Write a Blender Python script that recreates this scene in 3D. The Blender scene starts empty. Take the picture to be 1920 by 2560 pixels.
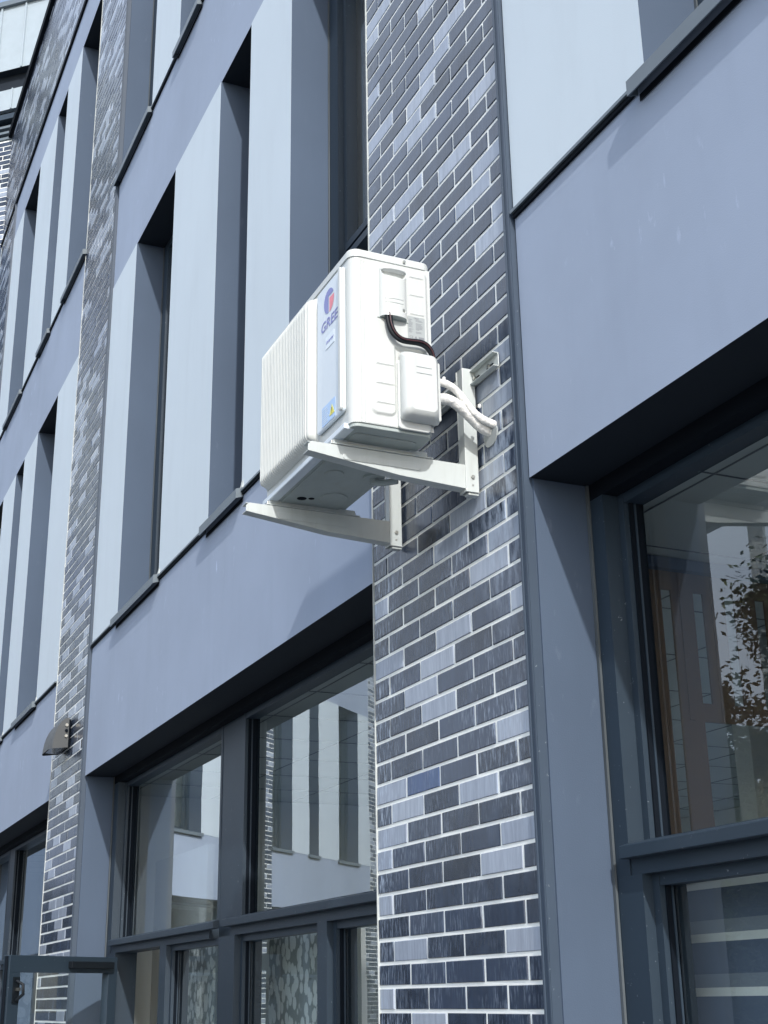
import bpy, bmesh, math, random
from mathutils import Matrix, Vector
random.seed(7)
R = math.radians
S = bpy.context.scene
COL = S.collection

# ------------------------------------------------------------------ camera
r_ = Vector((0.4094951, 0.9121774, -0.01568918))
u_ = Vector((0.31489693, -0.1251816, 0.94083446))
f_ = Vector((-0.85624394, 0.39020758, 0.33850312))
CAM = Vector((0, -1.863, 1.6))
cd = bpy.data.cameras.new('camera')
cam = bpy.data.objects.new('camera', cd)
COL.objects.link(cam)
cam.matrix_world = Matrix(((r_.x, u_.x, -f_.x, CAM.x), (r_.y, u_.y, -f_.y, CAM.y), (r_.z, u_.z, -f_.z, CAM.z), (0, 0, 0, 1)))
cd.sensor_fit = 'VERTICAL'
cd.sensor_height = 36
cd.sensor_width = 27
cd.lens = 47.54
cd.clip_start = 0.05
cd.clip_end = 2000
S.camera = cam

# ------------------------------------------------------------------ world, sun, exposure
sv = Vector((4.1, -1.0, 2.8)).normalized()
w = bpy.data.worlds.new('World')
S.world = w
w.use_nodes = True
nt = w.node_tree
bg = nt.nodes['Background']
sky = nt.nodes.new('ShaderNodeTexSky')
sky.sky_type = 'NISHITA'
sky.sun_disc = False
sky.sun_elevation = math.asin(sv.z)
sky.sun_rotation = math.atan2(sv.x, sv.y)
sky.air_density = 1.0
sky.dust_density = 1.5
# thin cloud bank added opposite the sun to brighten reflections, over the clear sky
tcw = nt.nodes.new('ShaderNodeTexCoord')
vd = nt.nodes.new('ShaderNodeVectorMath'); vd.operation = 'DOT_PRODUCT'
vd.inputs[1].default_value = Vector((-.52, -.80, .24)).normalized()
nt.links.new(tcw.outputs['Generated'], vd.inputs[0])
cn = nt.nodes.new('ShaderNodeTexNoise'); cn.inputs['Scale'].default_value = 2.4; cn.inputs['Detail'].default_value = 7; cn.inputs['Roughness'].default_value = .55
nt.links.new(tcw.outputs['Generated'], cn.inputs['Vector'])
ca = nt.nodes.new('ShaderNodeMath'); ca.operation = 'MULTIPLY_ADD'; ca.inputs[1].default_value = .9; 
nt.links.new(cn.outputs['Fac'], ca.inputs[0]); nt.links.new(vd.outputs['Value'], ca.inputs[2])
cm = nt.nodes.new('ShaderNodeMapRange'); cm.interpolation_type = 'SMOOTHSTEP'
cm.inputs['From Min'].default_value = .85; cm.inputs['From Max'].default_value = 1.35; cm.inputs['To Max'].default_value = .9
nt.links.new(ca.outputs[0], cm.inputs['Value'])
mxw = nt.nodes.new('ShaderNodeMix'); mxw.data_type = 'RGBA'
nt.links.new(cm.outputs[0], mxw.inputs[0]); nt.links.new(sky.outputs[0], mxw.inputs[6])
mxw.inputs[7].default_value = (4.9, 5.5, 6.5, 1)
nt.links.new(mxw.outputs[2], bg.inputs[0])
bg.inputs[1].default_value = 0.15
sl = bpy.data.lights.new('sun', 'SUN')
sl.energy = 2.0
sl.angle = R(0.9)
sl.color = (1.0, 0.985, 0.96)
sun = bpy.data.objects.new('sun', sl)
COL.objects.link(sun)
sun.location = (10, -8, 14)
sun.rotation_euler = sv.to_track_quat('Z', 'Y').to_euler()
S.view_settings.view_transform = 'Standard'
S.view_settings.look = 'None'
S.view_settings.gamma = 1
S.view_settings.use_curve_mapping = False
S.view_settings.exposure = 0.80
S.cycles.max_bounces = 10
S.cycles.transparent_max_bounces = 16

# ------------------------------------------------------------------ materials
def newmat(name):
    m = bpy.data.materials.new(name)
    m.use_nodes = True
    n = m.node_tree
    return m, n, n.nodes['Principled BSDF']

def coords(n, scale=(1, 1, 1)):
    tc = n.nodes.new('ShaderNodeTexCoord')
    mp = n.nodes.new('ShaderNodeMapping')
    mp.inputs['Scale'].default_value = scale
    n.links.new(tc.outputs['Object'], mp.inputs[0])
    return mp.outputs[0]

def noise(n, vec, scale, detail=4, rough=0.55):
    t = n.nodes.new('ShaderNodeTexNoise')
    t.inputs['Scale'].default_value = scale
    t.inputs['Detail'].default_value = detail
    t.inputs['Roughness'].default_value = rough
    n.links.new(vec, t.inputs['Vector'])
    return t.outputs['Fac']

def ramp(n, fac, stops):
    r = n.nodes.new('ShaderNodeValToRGB')
    e = r.color_ramp.elements
    while len(e) < len(stops):
        e.new(0.5)
    for i, (p, c) in enumerate(stops):
        e[i].position = p
        e[i].color = (c, c, c, 1) if not isinstance(c, tuple) else c + (1,)
    n.links.new(fac, r.inputs[0])
    return r.outputs[0]

def mix(n, fac, a, b, mode='MIX'):
    m = n.nodes.new('ShaderNodeMix')
    m.data_type = 'RGBA'
    m.blend_type = mode
    for sock, v in ((m.inputs[0], fac), (m.inputs[6], a), (m.inputs[7], b)):
        if isinstance(v, (int, float)):
            sock.default_value = v
        elif isinstance(v, tuple):
            sock.default_value = v + (1,)
        else:
            n.links.new(v, sock)
    return m.outputs[2]

def bump(n, p, height, strength, dist=0.002):
    b = n.nodes.new('ShaderNodeBump')
    b.inputs['Strength'].default_value = strength
    b.inputs['Distance'].default_value = dist
    n.links.new(height, b.inputs['Height'])
    n.links.new(b.outputs[0], p.inputs['Normal'])
    return b

def paint(name, c, rough=0.8, var=0.08, grain=0.35, scuff=0.0):
    m, n, p = newmat(name)
    v = coords(n)
    big = noise(n, v, 0.9, 5, 0.6)
    lo = tuple(x * (1 - var) for x in c)
    hi = tuple(min(1, x * (1 + var)) for x in c)
    base = mix(n, ramp(n, big, [(0.3, 0.0), (0.7, 1.0)]), lo, hi)
    vs = coords(n, (2.2, 2.2, 0.35))
    st = noise(n, vs, 3.0, 4, 0.6)
    base = mix(n, ramp(n, st, [(0.50, 0.0), (0.78, 0.34)]), base, tuple(x * 0.86 for x in c))
    if scuff:
        sm = noise(n, coords(n, (16, 16, 5)), 1.6, 5, 0.6)
        lowm = ramp(n, noise(n, v, 1.1, 2), [(0.50, 0.0), (0.62, 1.0)])
        mu = n.nodes.new('ShaderNodeMath'); mu.operation = 'MULTIPLY'
        n.links.new(ramp(n, sm, [(0.62, 0.0), (0.72, scuff)]), mu.inputs[0]); n.links.new(lowm, mu.inputs[1])
        base = mix(n, mu.outputs[0], base, tuple(min(1, x * 1.5 + .08) for x in c))
    n.links.new(base, p.inputs['Base Color'])
    p.inputs['Roughness'].default_value = rough
    p.inputs['Specular IOR Level'].default_value = 0.3
    gr = noise(n, v, 260, 3, 0.6)
    bump(n, p, gr, grain, 0.0012)
    return m

def metal_paint(name, c, rough=0.4, var=0.05, spec=0.5, specks=0.0, grime=0.0):
    m, n, p = newmat(name)
    v = coords(n)
    a = noise(n, v, 6, 5, 0.6)
    base = mix(n, ramp(n, a, [(0.3, 0.0), (0.7, 1.0)]), tuple(x * (1 - var) for x in c), tuple(min(1, x * (1 + var)) for x in c))
    if specks:
        s = noise(n, v, 60, 3, 0.7)
        base = mix(n, ramp(n, s, [(0.68, 0.0), (0.75, specks)]), base, (.35, .4, .43))
    if grime:
        gs = noise(n, coords(n, (1, 1, .12)), 38, 5, .65)
        gb = noise(n, v, 5, 3, .6)
        gm = n.nodes.new('ShaderNodeMath'); gm.operation = 'MULTIPLY'
        n.links.new(ramp(n, gs, [(0.48, 0.0), (0.75, grime)]), gm.inputs[0]); n.links.new(ramp(n, gb, [(0.40, .2), (0.65, 1.0)]), gm.inputs[1])
        base = mix(n, gm.outputs[0], base, (.30, .30, .27))
    n.links.new(base, p.inputs['Base Color'])
    p.inputs['Roughness'].default_value = rough
    p.inputs['Specular IOR Level'].default_value = spec
    bump(n, p, noise(n, v, 14, 3), 0.05, 0.002)
    return m

M = {}
M['band'] = paint('lavender_grey_render', (.310, .368, .470), scuff=.8)
M['pale'] = paint('pale_blue_render', (.56, .635, .69), var=.03)
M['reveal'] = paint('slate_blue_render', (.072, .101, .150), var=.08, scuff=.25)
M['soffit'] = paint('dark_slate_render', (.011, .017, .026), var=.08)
M['frame'] = metal_paint('anthracite_powder_coat', (.019, .034, .052), 0.5, specks=.5)
M['sill'] = metal_paint('grey_metal_flashing', (.12, .15, .175), 0.5)
M['trim'] = metal_paint('blue_grey_metal_trim', (.045, .067, .100), 0.5, specks=.5)
M['dark'] = metal_paint('black_gap_and_shade', (.004, .007, .012), 0.9, .05, .15)  # real gaps and dark parts, plus painted shade at sills and storefront heads
M['caulk'] = paint('white_caulk', (.48, .51, .50), .7)
M['sealant'] = paint('beige_sealant', (.085, .10, .11), .7, .4)
M['cladding'] = metal_paint('zinc_grey_cladding', (.34, .40, .44), 0.45, .06)
M['white'] = metal_paint('white_powder_coat', (.555, .58, .565), 0.32, .02, grime=.22)
M['white2'] = metal_paint('warm_white_plastic', (.60, .62, .59), 0.4, .03, grime=.35)
M['bracket'] = metal_paint('bracket_off_white_paint', (.52, .56, .55), 0.3, .03, grime=.4)
M['frontpanel'] = metal_paint('pale_blue_white_lightened', (.65, .72, .775), 0.3, .02)  # paler than the cabinet white to offset weaker light on the front
M['pan'] = metal_paint('grey_primer_steel', (.36, .41, .40), 0.5, .10, grime=.5)
M['steel'] = metal_paint('zinc_bolt', (.45, .45, .42), 0.35)
M['steel'].node_tree.nodes['Principled BSDF'].inputs['Metallic'].default_value = 1
M['black'] = metal_paint('black_rubber', (.006, .009, .013), 0.5, .1, .25)
M['wire_red'] = metal_paint('dark_red_wire', (.06, .015, .02), 0.4, .1)
M['blue_ink'] = metal_paint('blue_print', (.20, .22, .50), 0.4, .03)
M['red_ink'] = metal_paint('red_print', (.78, .22, .27), 0.4, .03)
M['label_blue'] = metal_paint('light_blue_label', (.42, .60, .86), 0.35, .1)
M['label_grey'] = metal_paint('silver_label', (.36, .39, .39), 0.35, .05)
M['label_white'] = metal_paint('white_label', (.72, .80, .86), 0.35, .03)
M['yellow'] = metal_paint('yellow_print', (.75, .68, .10), 0.4, .03)
M['print_grey'] = metal_paint('grey_print', (.20, .21, .23), 0.5, .03)
M['lamp'] = metal_paint('grey_cast_metal', (.060, .066, .070), 0.5, .05)
M['lampglass'] = metal_paint('lamp_lens', (.12, .125, .125), 0.2, .05)
M['wood'] = paint('brown_wood_veneer', (.22, .16, .125), .5, .15, .2)
M['ceil'] = paint('grey_ceiling_tile', (.62, .66, .65), .9, .03)
M['inwall'] = paint('interior_wall_paint', (.72, .74, .72), .9, .03)
M['floor'] = paint('grey_floor', (.45, .45, .44), .6, .1)
M['blind_dark'] = paint('slate_blind_fabric', (.12, .155, .22), .9, .08)
M['blind_light'] = paint('pale_blind_fabric', (.72, .76, .73), .9, .08)
M['curtain'] = paint('grey_brown_curtain', (.30, .28, .26), .9, .1)
M['bark'] = paint('bark', (.10, .08, .06), .9, .3)

# insulation wrap: crinkled white tape
m, n, p = newmat('white_tape_wrap')
v = coords(n, (1, 1, 1))
vo = n.nodes.new('ShaderNodeTexVoronoi')
vo.inputs['Scale'].default_value = 55
n.links.new(v, vo.inputs['Vector'])
p.inputs['Base Color'].default_value = (.78, .78, .75, 1)
p.inputs['Roughness'].default_value = .55
ad = n.nodes.new('ShaderNodeMath'); ad.operation = 'ADD'
n.links.new(vo.outputs['Distance'], ad.inputs[0])
n.links.new(noise(n, v, 90, 4), ad.inputs[1])
bump(n, p, ad.outputs[0], .8, .004)
M['tape'] = m

# glazed brick slips: tone per brick from a face attribute
def brick_mat(name, smear=1.0, placed=False):
    m, n, p = newmat(name)
    at = n.nodes.new('ShaderNodeAttribute')
    at.attribute_name = 'tone'
    tone = at.outputs['Fac']
    base = ramp(n, tone, [(0.0, (.006, .011, .022)), (0.30, (.016, .027, .052)), (0.52, (.048, .068, .115)), (0.60, (.04, .085, .20)), (0.66, (.27, .32, .41)), (1.0, (.38, .43, .51))])
    vs = coords(n, (1.0, 1.0, 0.10))
    streak = noise(n, vs, 70, 5, 0.6)
    blot = noise(n, coords(n, (1, 1, .7)), 9, 3, .6)
    base = mix(n, ramp(n, blot, [(0.35, 0.0), (0.7, .6)]), base, (.055, .080, .130), 'LIGHTEN')
    base = mix(n, ramp(n, streak, [(0.35, 0.75), (0.65, 1.0)]), (.02, .025, .035), base)
    wash = noise(n, coords(n), 3.2, 4, .6)
    washm = ramp(n, wash, [(0.45, 0.0), (0.7, 1.0)])
    fine = noise(n, coords(n, (1, 1, .16)), 120, 4, .65)
    finem = ramp(n, fine, [(0.50, 0.0), (0.66, .5 * smear)])
    mm = n.nodes.new('ShaderNodeMath'); mm.operation = 'MULTIPLY'
    n.links.new(washm, mm.inputs[0]); n.links.new(finem, mm.inputs[1])
    fac = mm.outputs[0]
    if placed:
        # grout wash and lime runs: strongest low on the column and along its left edge
        sx = n.nodes.new('ShaderNodeSeparateXYZ'); n.links.new(coords(n), sx.inputs[0])
        zr = n.nodes.new('ShaderNodeMapRange'); zr.inputs['From Min'].default_value = 3.5; zr.inputs['From Max'].default_value = 3.0; zr.inputs['To Min'].default_value = .12
        n.links.new(sx.outputs['Z'], zr.inputs['Value'])
        m1 = n.nodes.new('ShaderNodeMath'); m1.operation = 'MULTIPLY'; n.links.new(fac, m1.inputs[0]); n.links.new(zr.outputs[0], m1.inputs[1])
        xr = n.nodes.new('ShaderNodeMapRange'); xr.inputs['From Min'].default_value = -3.93; xr.inputs['From Max'].default_value = -4.12
        n.links.new(sx.outputs['X'], xr.inputs['Value'])
        m2 = n.nodes.new('ShaderNodeMath'); m2.operation = 'MULTIPLY'; n.links.new(xr.outputs[0], m2.inputs[0]); n.links.new(zr.outputs[0], m2.inputs[1])
        m3 = n.nodes.new('ShaderNodeMath'); m3.operation = 'MULTIPLY'; n.links.new(m2.outputs[0], m3.inputs[0]); n.links.new(finem, m3.inputs[1])
        m4 = n.nodes.new('ShaderNodeMath'); m4.operation = 'ADD'; m4.use_clamp = True; n.links.new(m1.outputs[0], m4.inputs[0]); n.links.new(m3.outputs[0], m4.inputs[1])
        # pale run below the pipe hole
        rx = n.nodes.new('ShaderNodeVectorMath'); rx.operation = 'DISTANCE'; mp = n.nodes.new('ShaderNodeMapping'); mp.inputs['Scale'].default_value = (1, 1, .42)
        n.links.new(coords(n), mp.inputs[0]); n.links.new(mp.outputs[0], rx.inputs[0]); rx.inputs[1].default_value = (-3.24, 0, 3.03 * .42)
        rr = n.nodes.new('ShaderNodeMapRange'); rr.inputs['From Min'].default_value = .20; rr.inputs['From Max'].default_value = .05; rr.inputs['To Max'].default_value = .75
        n.links.new(rx.outputs['Value'], rr.inputs['Value'])
        m5 = n.nodes.new('ShaderNodeMath'); m5.operation = 'MULTIPLY'; n.links.new(rr.outputs[0], m5.inputs[0])
        n.links.new(ramp(n, noise(n, coords(n, (1, 1, .3)), 26, 5, .7), [(0.42, 0.0), (0.60, 1.0)]), m5.inputs[1])
        m6 = n.nodes.new('ShaderNodeMath'); m6.operation = 'MAXIMUM'; n.links.new(m4.outputs[0], m6.inputs[0]); n.links.new(m5.outputs[0], m6.inputs[1])
        fac = m6.outputs[0]
    base = mix(n, fac, base, (.42, .50, .62))
    n.links.new(base, p.inputs['Base Color'])
    p.inputs['Roughness'].default_value = .24
    p.inputs['Specular IOR Level'].default_value = .55
    wob = noise(n, coords(n, (1.0, 1.0, .22)), 55, 3, .5)
    bump(n, p, wob, .25, .004)
    return m
M['brick'] = brick_mat('glazed_slate_brick')
M['brick_main'] = brick_mat('glazed_slate_brick_washed', 1.2, True)

m, n, p = newmat('white_mortar')
v = coords(n)
g = noise(n, v, 90, 5, .7)
n.links.new(mix(n, g, (.80, .83, .80), (.93, .95, .92)), p.inputs['Base Color'])
p.inputs['Roughness'].default_value = .9
bump(n, p, g, .6, .003)
M['mortar'] = m

# glass: thin double-glazed pane
def glass(name, tint, k=2.4):
    m = bpy.data.materials.new(name); m.use_nodes = True
    n = m.node_tree
    n.nodes.remove(n.nodes['Principled BSDF'])
    out = n.nodes['Material Output']
    tr = n.nodes.new('ShaderNodeBsdfTransparent'); tr.inputs[0].default_value = tint + (1,)
    gl = n.nodes.new('ShaderNodeBsdfGlossy'); gl.inputs['Roughness'].default_value = 0.0
    gl.inputs['Color'].default_value = (.93, .98, 1, 1)
    fr = n.nodes.new('ShaderNodeFresnel'); fr.inputs[0].default_value = 1.5
    ge = n.nodes.new('ShaderNodeNewGeometry')
    io = n.nodes.new('ShaderNodeMath'); io.operation = 'MULTIPLY_ADD'; io.inputs[1].default_value = 1 / 1.5 - 1.5; io.inputs[2].default_value = 1.5
    n.links.new(ge.outputs['Backfacing'], io.inputs[0]); n.links.new(io.outputs[0], fr.inputs[0])
    mu = n.nodes.new('ShaderNodeMath'); mu.operation = 'MULTIPLY'; mu.use_clamp = True
    mu.inputs[1].default_value = k
    n.links.new(fr.outputs[0], mu.inputs[0])
    ms = n.nodes.new('ShaderNodeMixShader')
    n.links.new(mu.outputs[0], ms.inputs[0])
    n.links.new(tr.outputs[0], ms.inputs[1]); n.links.new(gl.outputs[0], ms.inputs[2])
    n.links.new(ms.outputs[0], out.inputs[0])
    nz = noise(n, coords(n), 1.3, 2, .5)
    b = n.nodes.new('ShaderNodeBump'); b.inputs['Strength'].default_value = .04; b.inputs['Distance'].default_value = .01
    n.links.new(nz, b.inputs['Height']); n.links.new(b.outputs[0], gl.inputs['Normal'])
    return m
M['glass'] = glass('window_glass', (.93, .97, .96), 2.3)

# pebble film
m, n, p = newmat('pebble_print')
v = coords(n, (1, 1, .8))
vo = n.nodes.new('ShaderNodeTexVoronoi')
vo.inputs['Scale'].default_value = 21
n.links.new(v, vo.inputs['Vector'])
n.links.new(mix(n, ramp(n, vo.outputs['Distance'], [(0.48, 1.0), (0.57, 0.0)]), (.33, .37, .37), (.80, .86, .85)), p.inputs['Base Color'])
p.inputs['Roughness'].default_value = .7
M['pebble'] = m

# asphalt / paving
m, n, p = newmat('grey_paving')
v = coords(n)
bt = n.nodes.new('ShaderNodeTexBrick'); bt.inputs['Scale'].default_value = 2.2
bt.inputs['Color1'].default_value = (.13, .14, .155, 1); bt.inputs['Color2'].default_value = (.19, .20, .215, 1)
bt.inputs['Mortar'].default_value = (.05, .05, .05, 1); bt.inputs['Mortar Size'].default_value = .008
n.links.new(v, bt.inputs['Vector'])
n.links.new(mix(n, noise(n, v, 12, 5), bt.outputs[0], (.15, .16, .17)), p.inputs['Base Color'])
p.inputs['Roughness'].default_value = .85
M['paving'] = m

# leaves
m, n, p = newmat('leaf_green')
oi = n.nodes.new('ShaderNodeAttribute'); oi.attribute_name = 'tone'
n.links.new(ramp(n, oi.outputs['Fac'], [(0.0, (.025, .05, .018)), (0.6, (.06, .10, .035)), (1.0, (.13, .17, .07))]), p.inputs['Base Color'])
p.inputs['Roughness'].default_value = .5
M['leaf'] = m

# ------------------------------------------------------------------ mesh helpers
class MB:
    """collects shapes into one mesh"""
    def __init__(s, T=None):
        s.v = []; s.f = []; s.mi = []; s.tone = []; s.mats = []; s.T = T; s.sm = []
    def mat(s, m):
        if m not in s.mats: s.mats.append(m)
        return s.mats.index(m)
    def add(s, vs, fs, m, tone=0.0, smooth=False):
        b = len(s.v)
        if s.T: vs = [s.T(*q) for q in vs]
        s.v += [tuple(q) for q in vs]
        k = s.mat(m)
        for f in fs:
            s.f.append([i + b for i in f]); s.mi.append(k); s.tone.append(tone); s.sm.append(smooth)
    def box(s, a, b, m, sidem=None, botm=None):
        x0, y0, z0 = a; x1, y1, z1 = b
        if x0 > x1: x0, x1 = x1, x0
        if y0 > y1: y0, y1 = y1, y0
        if z0 > z1: z0, z1 = z1, z0
        vs = [(x0, y0, z0), (x1, y0, z0), (x1, y1, z0), (x0, y1, z0), (x0, y0, z1), (x1, y0, z1), (x1, y1, z1), (x0, y1, z1)]
        s.add(vs, [(0, 1, 5, 4), (2, 3, 7, 6), (4, 5, 6, 7)], m)
        s.add(vs, [(1, 2, 6, 5), (3, 0, 4, 7)], sidem or m)
        s.add(vs, [(0, 3, 2, 1)], botm or m)
    def prism(s, poly, h0, h1, m, axis='z', cap=True, smooth=False):
        """poly of 2D points extruded along axis"""
        def P(a, b, h):
            return {'z': (a, b, h), 'x': (h, a, b), 'y': (a, h, b)}[axis]
        N = len(poly)
        vs = [P(a, b, h0) for a, b in poly] + [P(a, b, h1) for a, b in poly]
        s.add(vs, [(i, (i + 1) % N, N + (i + 1) % N, N + i) for i in range(N)], m, smooth=smooth)
        if cap: s.add(vs, [tuple(range(N - 1, -1, -1)), tuple(range(N, 2 * N))], m)
    def tube(s, pts, rad, m, seg=12, cap=True):
        pts = [Vector(p) for p in pts]
        vs = []
        N = len(pts)
        up = Vector((0, 0, 1))
        prev = None
        for i, p in enumerate(pts):
            d = (pts[min(i + 1, N - 1)] - pts[max(i - 1, 0)]).normalized()
            if prev is None:
                a = d.cross(up)
                if a.length < .1: a = d.cross(Vector((1, 0, 0)))
            else:
                a = prev - d * prev.dot(d)
            a.normalize(); prev = a
            b = d.cross(a)
            rr = rad[i] if isinstance(rad, (list, tuple)) else rad
            for k in range(seg):
                t = 2 * math.pi * k / seg
                vs.append(p + a * math.cos(t) * rr + b * math.sin(t) * rr)
        fs = [(i * seg + k, i * seg + (k + 1) % seg, (i + 1) * seg + (k + 1) % seg, (i + 1) * seg + k) for i in range(N - 1) for k in range(seg)]
        s.add([tuple(q) for q in vs], fs, m, smooth=True)
        if cap: s.add([tuple(q) for q in vs], [tuple(range(seg - 1, -1, -1)), tuple(range((N - 1) * seg, N * seg))], m)
    def build(s, name, parent=None, bevel=0, label=None, cat=None, group=None, kind=None, recalc=True):
        me = bpy.data.meshes.new(name)
        me.from_pydata(s.v, [], s.f)
        for m in s.mats: me.materials.append(m)
        me.polygons.foreach_set('material_index', s.mi)
        me.polygons.foreach_set('use_smooth', s.sm)
        if any(s.tone):
            a = me.attributes.new('tone', 'FLOAT', 'FACE')
            a.data.foreach_set('value', s.tone)
        me.update()
        if recalc:
            bm = bmesh.new(); bm.from_mesh(me)
            bmesh.ops.remove_doubles(bm, verts=bm.verts, dist=1e-6) if bevel else None
            bmesh.ops.recalc_face_normals(bm, faces=bm.faces)
            bm.to_mesh(me); bm.free()
        o = bpy.data.objects.new(name, me)
        COL.objects.link(o)
        if parent: o.parent = parent
        if bevel:
            bv = o.modifiers.new('b', 'BEVEL'); bv.width = bevel; bv.segments = 2; bv.limit_method = 'ANGLE'; bv.angle_limit = R(40)
        tag(o, label, cat, group, kind)
        return o

def tag(o, label=None, cat=None, group=None, kind=None):
    if label: o['label'] = label
    if cat: o['category'] = cat
    if group: o['group'] = group
    if kind: o['kind'] = kind
    return o

def empty(name, label, cat, group=None):
    o = bpy.data.objects.new(name, None)
    COL.objects.link(o)
    return tag(o, label, cat, group)

def rrect(x0, z0, x1, z1, r, n=5):
    pts = []
    for cx, cz, a0 in ((x1 - r, z1 - r, 0), (x0 + r, z1 - r, 90), (x0 + r, z0 + r, 180), (x1 - r, z0 + r, 270)):
        for i in range(n + 1):
            a = R(a0 + 90 * i / n)
            pts.append((cx + r * math.cos(a), cz + r * math.sin(a)))
    return pts

# ------------------------------------------------------------------ brick work
PX, PZ, J = .2394, .07042, .0112
LIGHT = {(53, 0), (52, 0), (49, 2), (46, 3), (45, 2), (48, 0), (44, 2), (45, 0), (43, 1), (42, 2), (40, 4), (38, 3), (36, 4), (35, 3), (39, 1), (39, 0), (37, 1), (33, 4), (32, 4), (9, 0), (8, 1), (8, 3), (7, 0), (6, 4), (6, 0), (5, 3), (4, 0), (2, 4), (2, 1), (0, 0), (-1, 1), (18, 0), (20, 3), (19, 2), (18, 4), (17, 3), (15, 4), (15, 2), (15, 0), (14, 2), (13, 1), (12, 2), (10, 4), (21, 3), (26, 4), (25, 3), (24, 4)}

def brickwork(name, parent, x0, x1, z0, z1, T=None, exact=False, plight=.22, depth=.0030, xoff=None, back=.10):
    b = MB(T)
    yb = -.004
    b.box((x0, yb, z0), (x1, yb + back, z1), M['mortar'])
    rnd = random.Random(hash((round(x0, 2), round(z0, 2))) & 0xffff)
    k0 = int(math.floor((z0 - 1.5628) / PZ)); k1 = int(math.ceil((z1 - 1.5628) / PZ))
    base = x0 if xoff is None else xoff
    for k in range(k0, k1):
        za = max(z0, 1.5628 + k * PZ + J / 2); zb = min(z1, 1.5628 + (k + 1) * PZ - J / 2)
        if zb - za < .02: continue
        x = base + (.116 if k % 2 == 0 else .233)
        js = [x0]
        while x < x1 - .03:
            js.append(x); x += PX
        js.append(x1)
        for j in range(len(js) - 1):
            a = js[j] + (J / 2 if j else .004); c = js[j + 1] - (J / 2 if j < len(js) - 2 else .002)
            if c - a < .015: continue
            if exact and -2 < k < 54:
                light = (k, j) in LIGHT
            else:
                light = rnd.random() < plight
            tone = (.7 + .3 * rnd.random()) if light else (.14 + .34 * rnd.random())
            if exact and (k, j) == (9, 1): tone = .60
            elif not light and rnd.random() < .10: tone = .05
            dz = rnd.uniform(-.0008, .0008); dx = rnd.uniform(-.001, .001); dd = depth + rnd.uniform(-.0005, .0009)
            i = .0018
            a += dx; c += dx; zz0 = za + dz; zz1 = zb + dz
            sl_ = rnd.uniform(-.0012, .0012); st_ = rnd.uniform(-.001, .001)
            vs = [(a, yb, zz0), (c, yb, zz0), (c, yb, zz1), (a, yb, zz1),
                  (a, yb - dd + .0015, zz0), (c, yb - dd + .0015, zz0), (c, yb - dd + .0015, zz1), (a, yb - dd + .0015, zz1),
                  (a + i, yb - dd - sl_, zz0 + i), (c - i, yb - dd + sl_ , zz0 + i), (c - i, yb - dd + sl_ + st_, zz1 - i), (a + i, yb - dd - sl_ + st_, zz1 - i)]
            b.add(vs, [(0, 1, 5, 4), (1, 2, 6, 5), (2, 3, 7, 6), (3, 0, 4, 7), (4, 5, 9, 8), (5, 6, 10, 9), (6, 7, 11, 10), (7, 4, 8, 11), (8, 9, 10, 11)], M['brick_main'] if exact else M['brick'], tone)
    return b.build(name, parent, recalc=bool(T))

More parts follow.
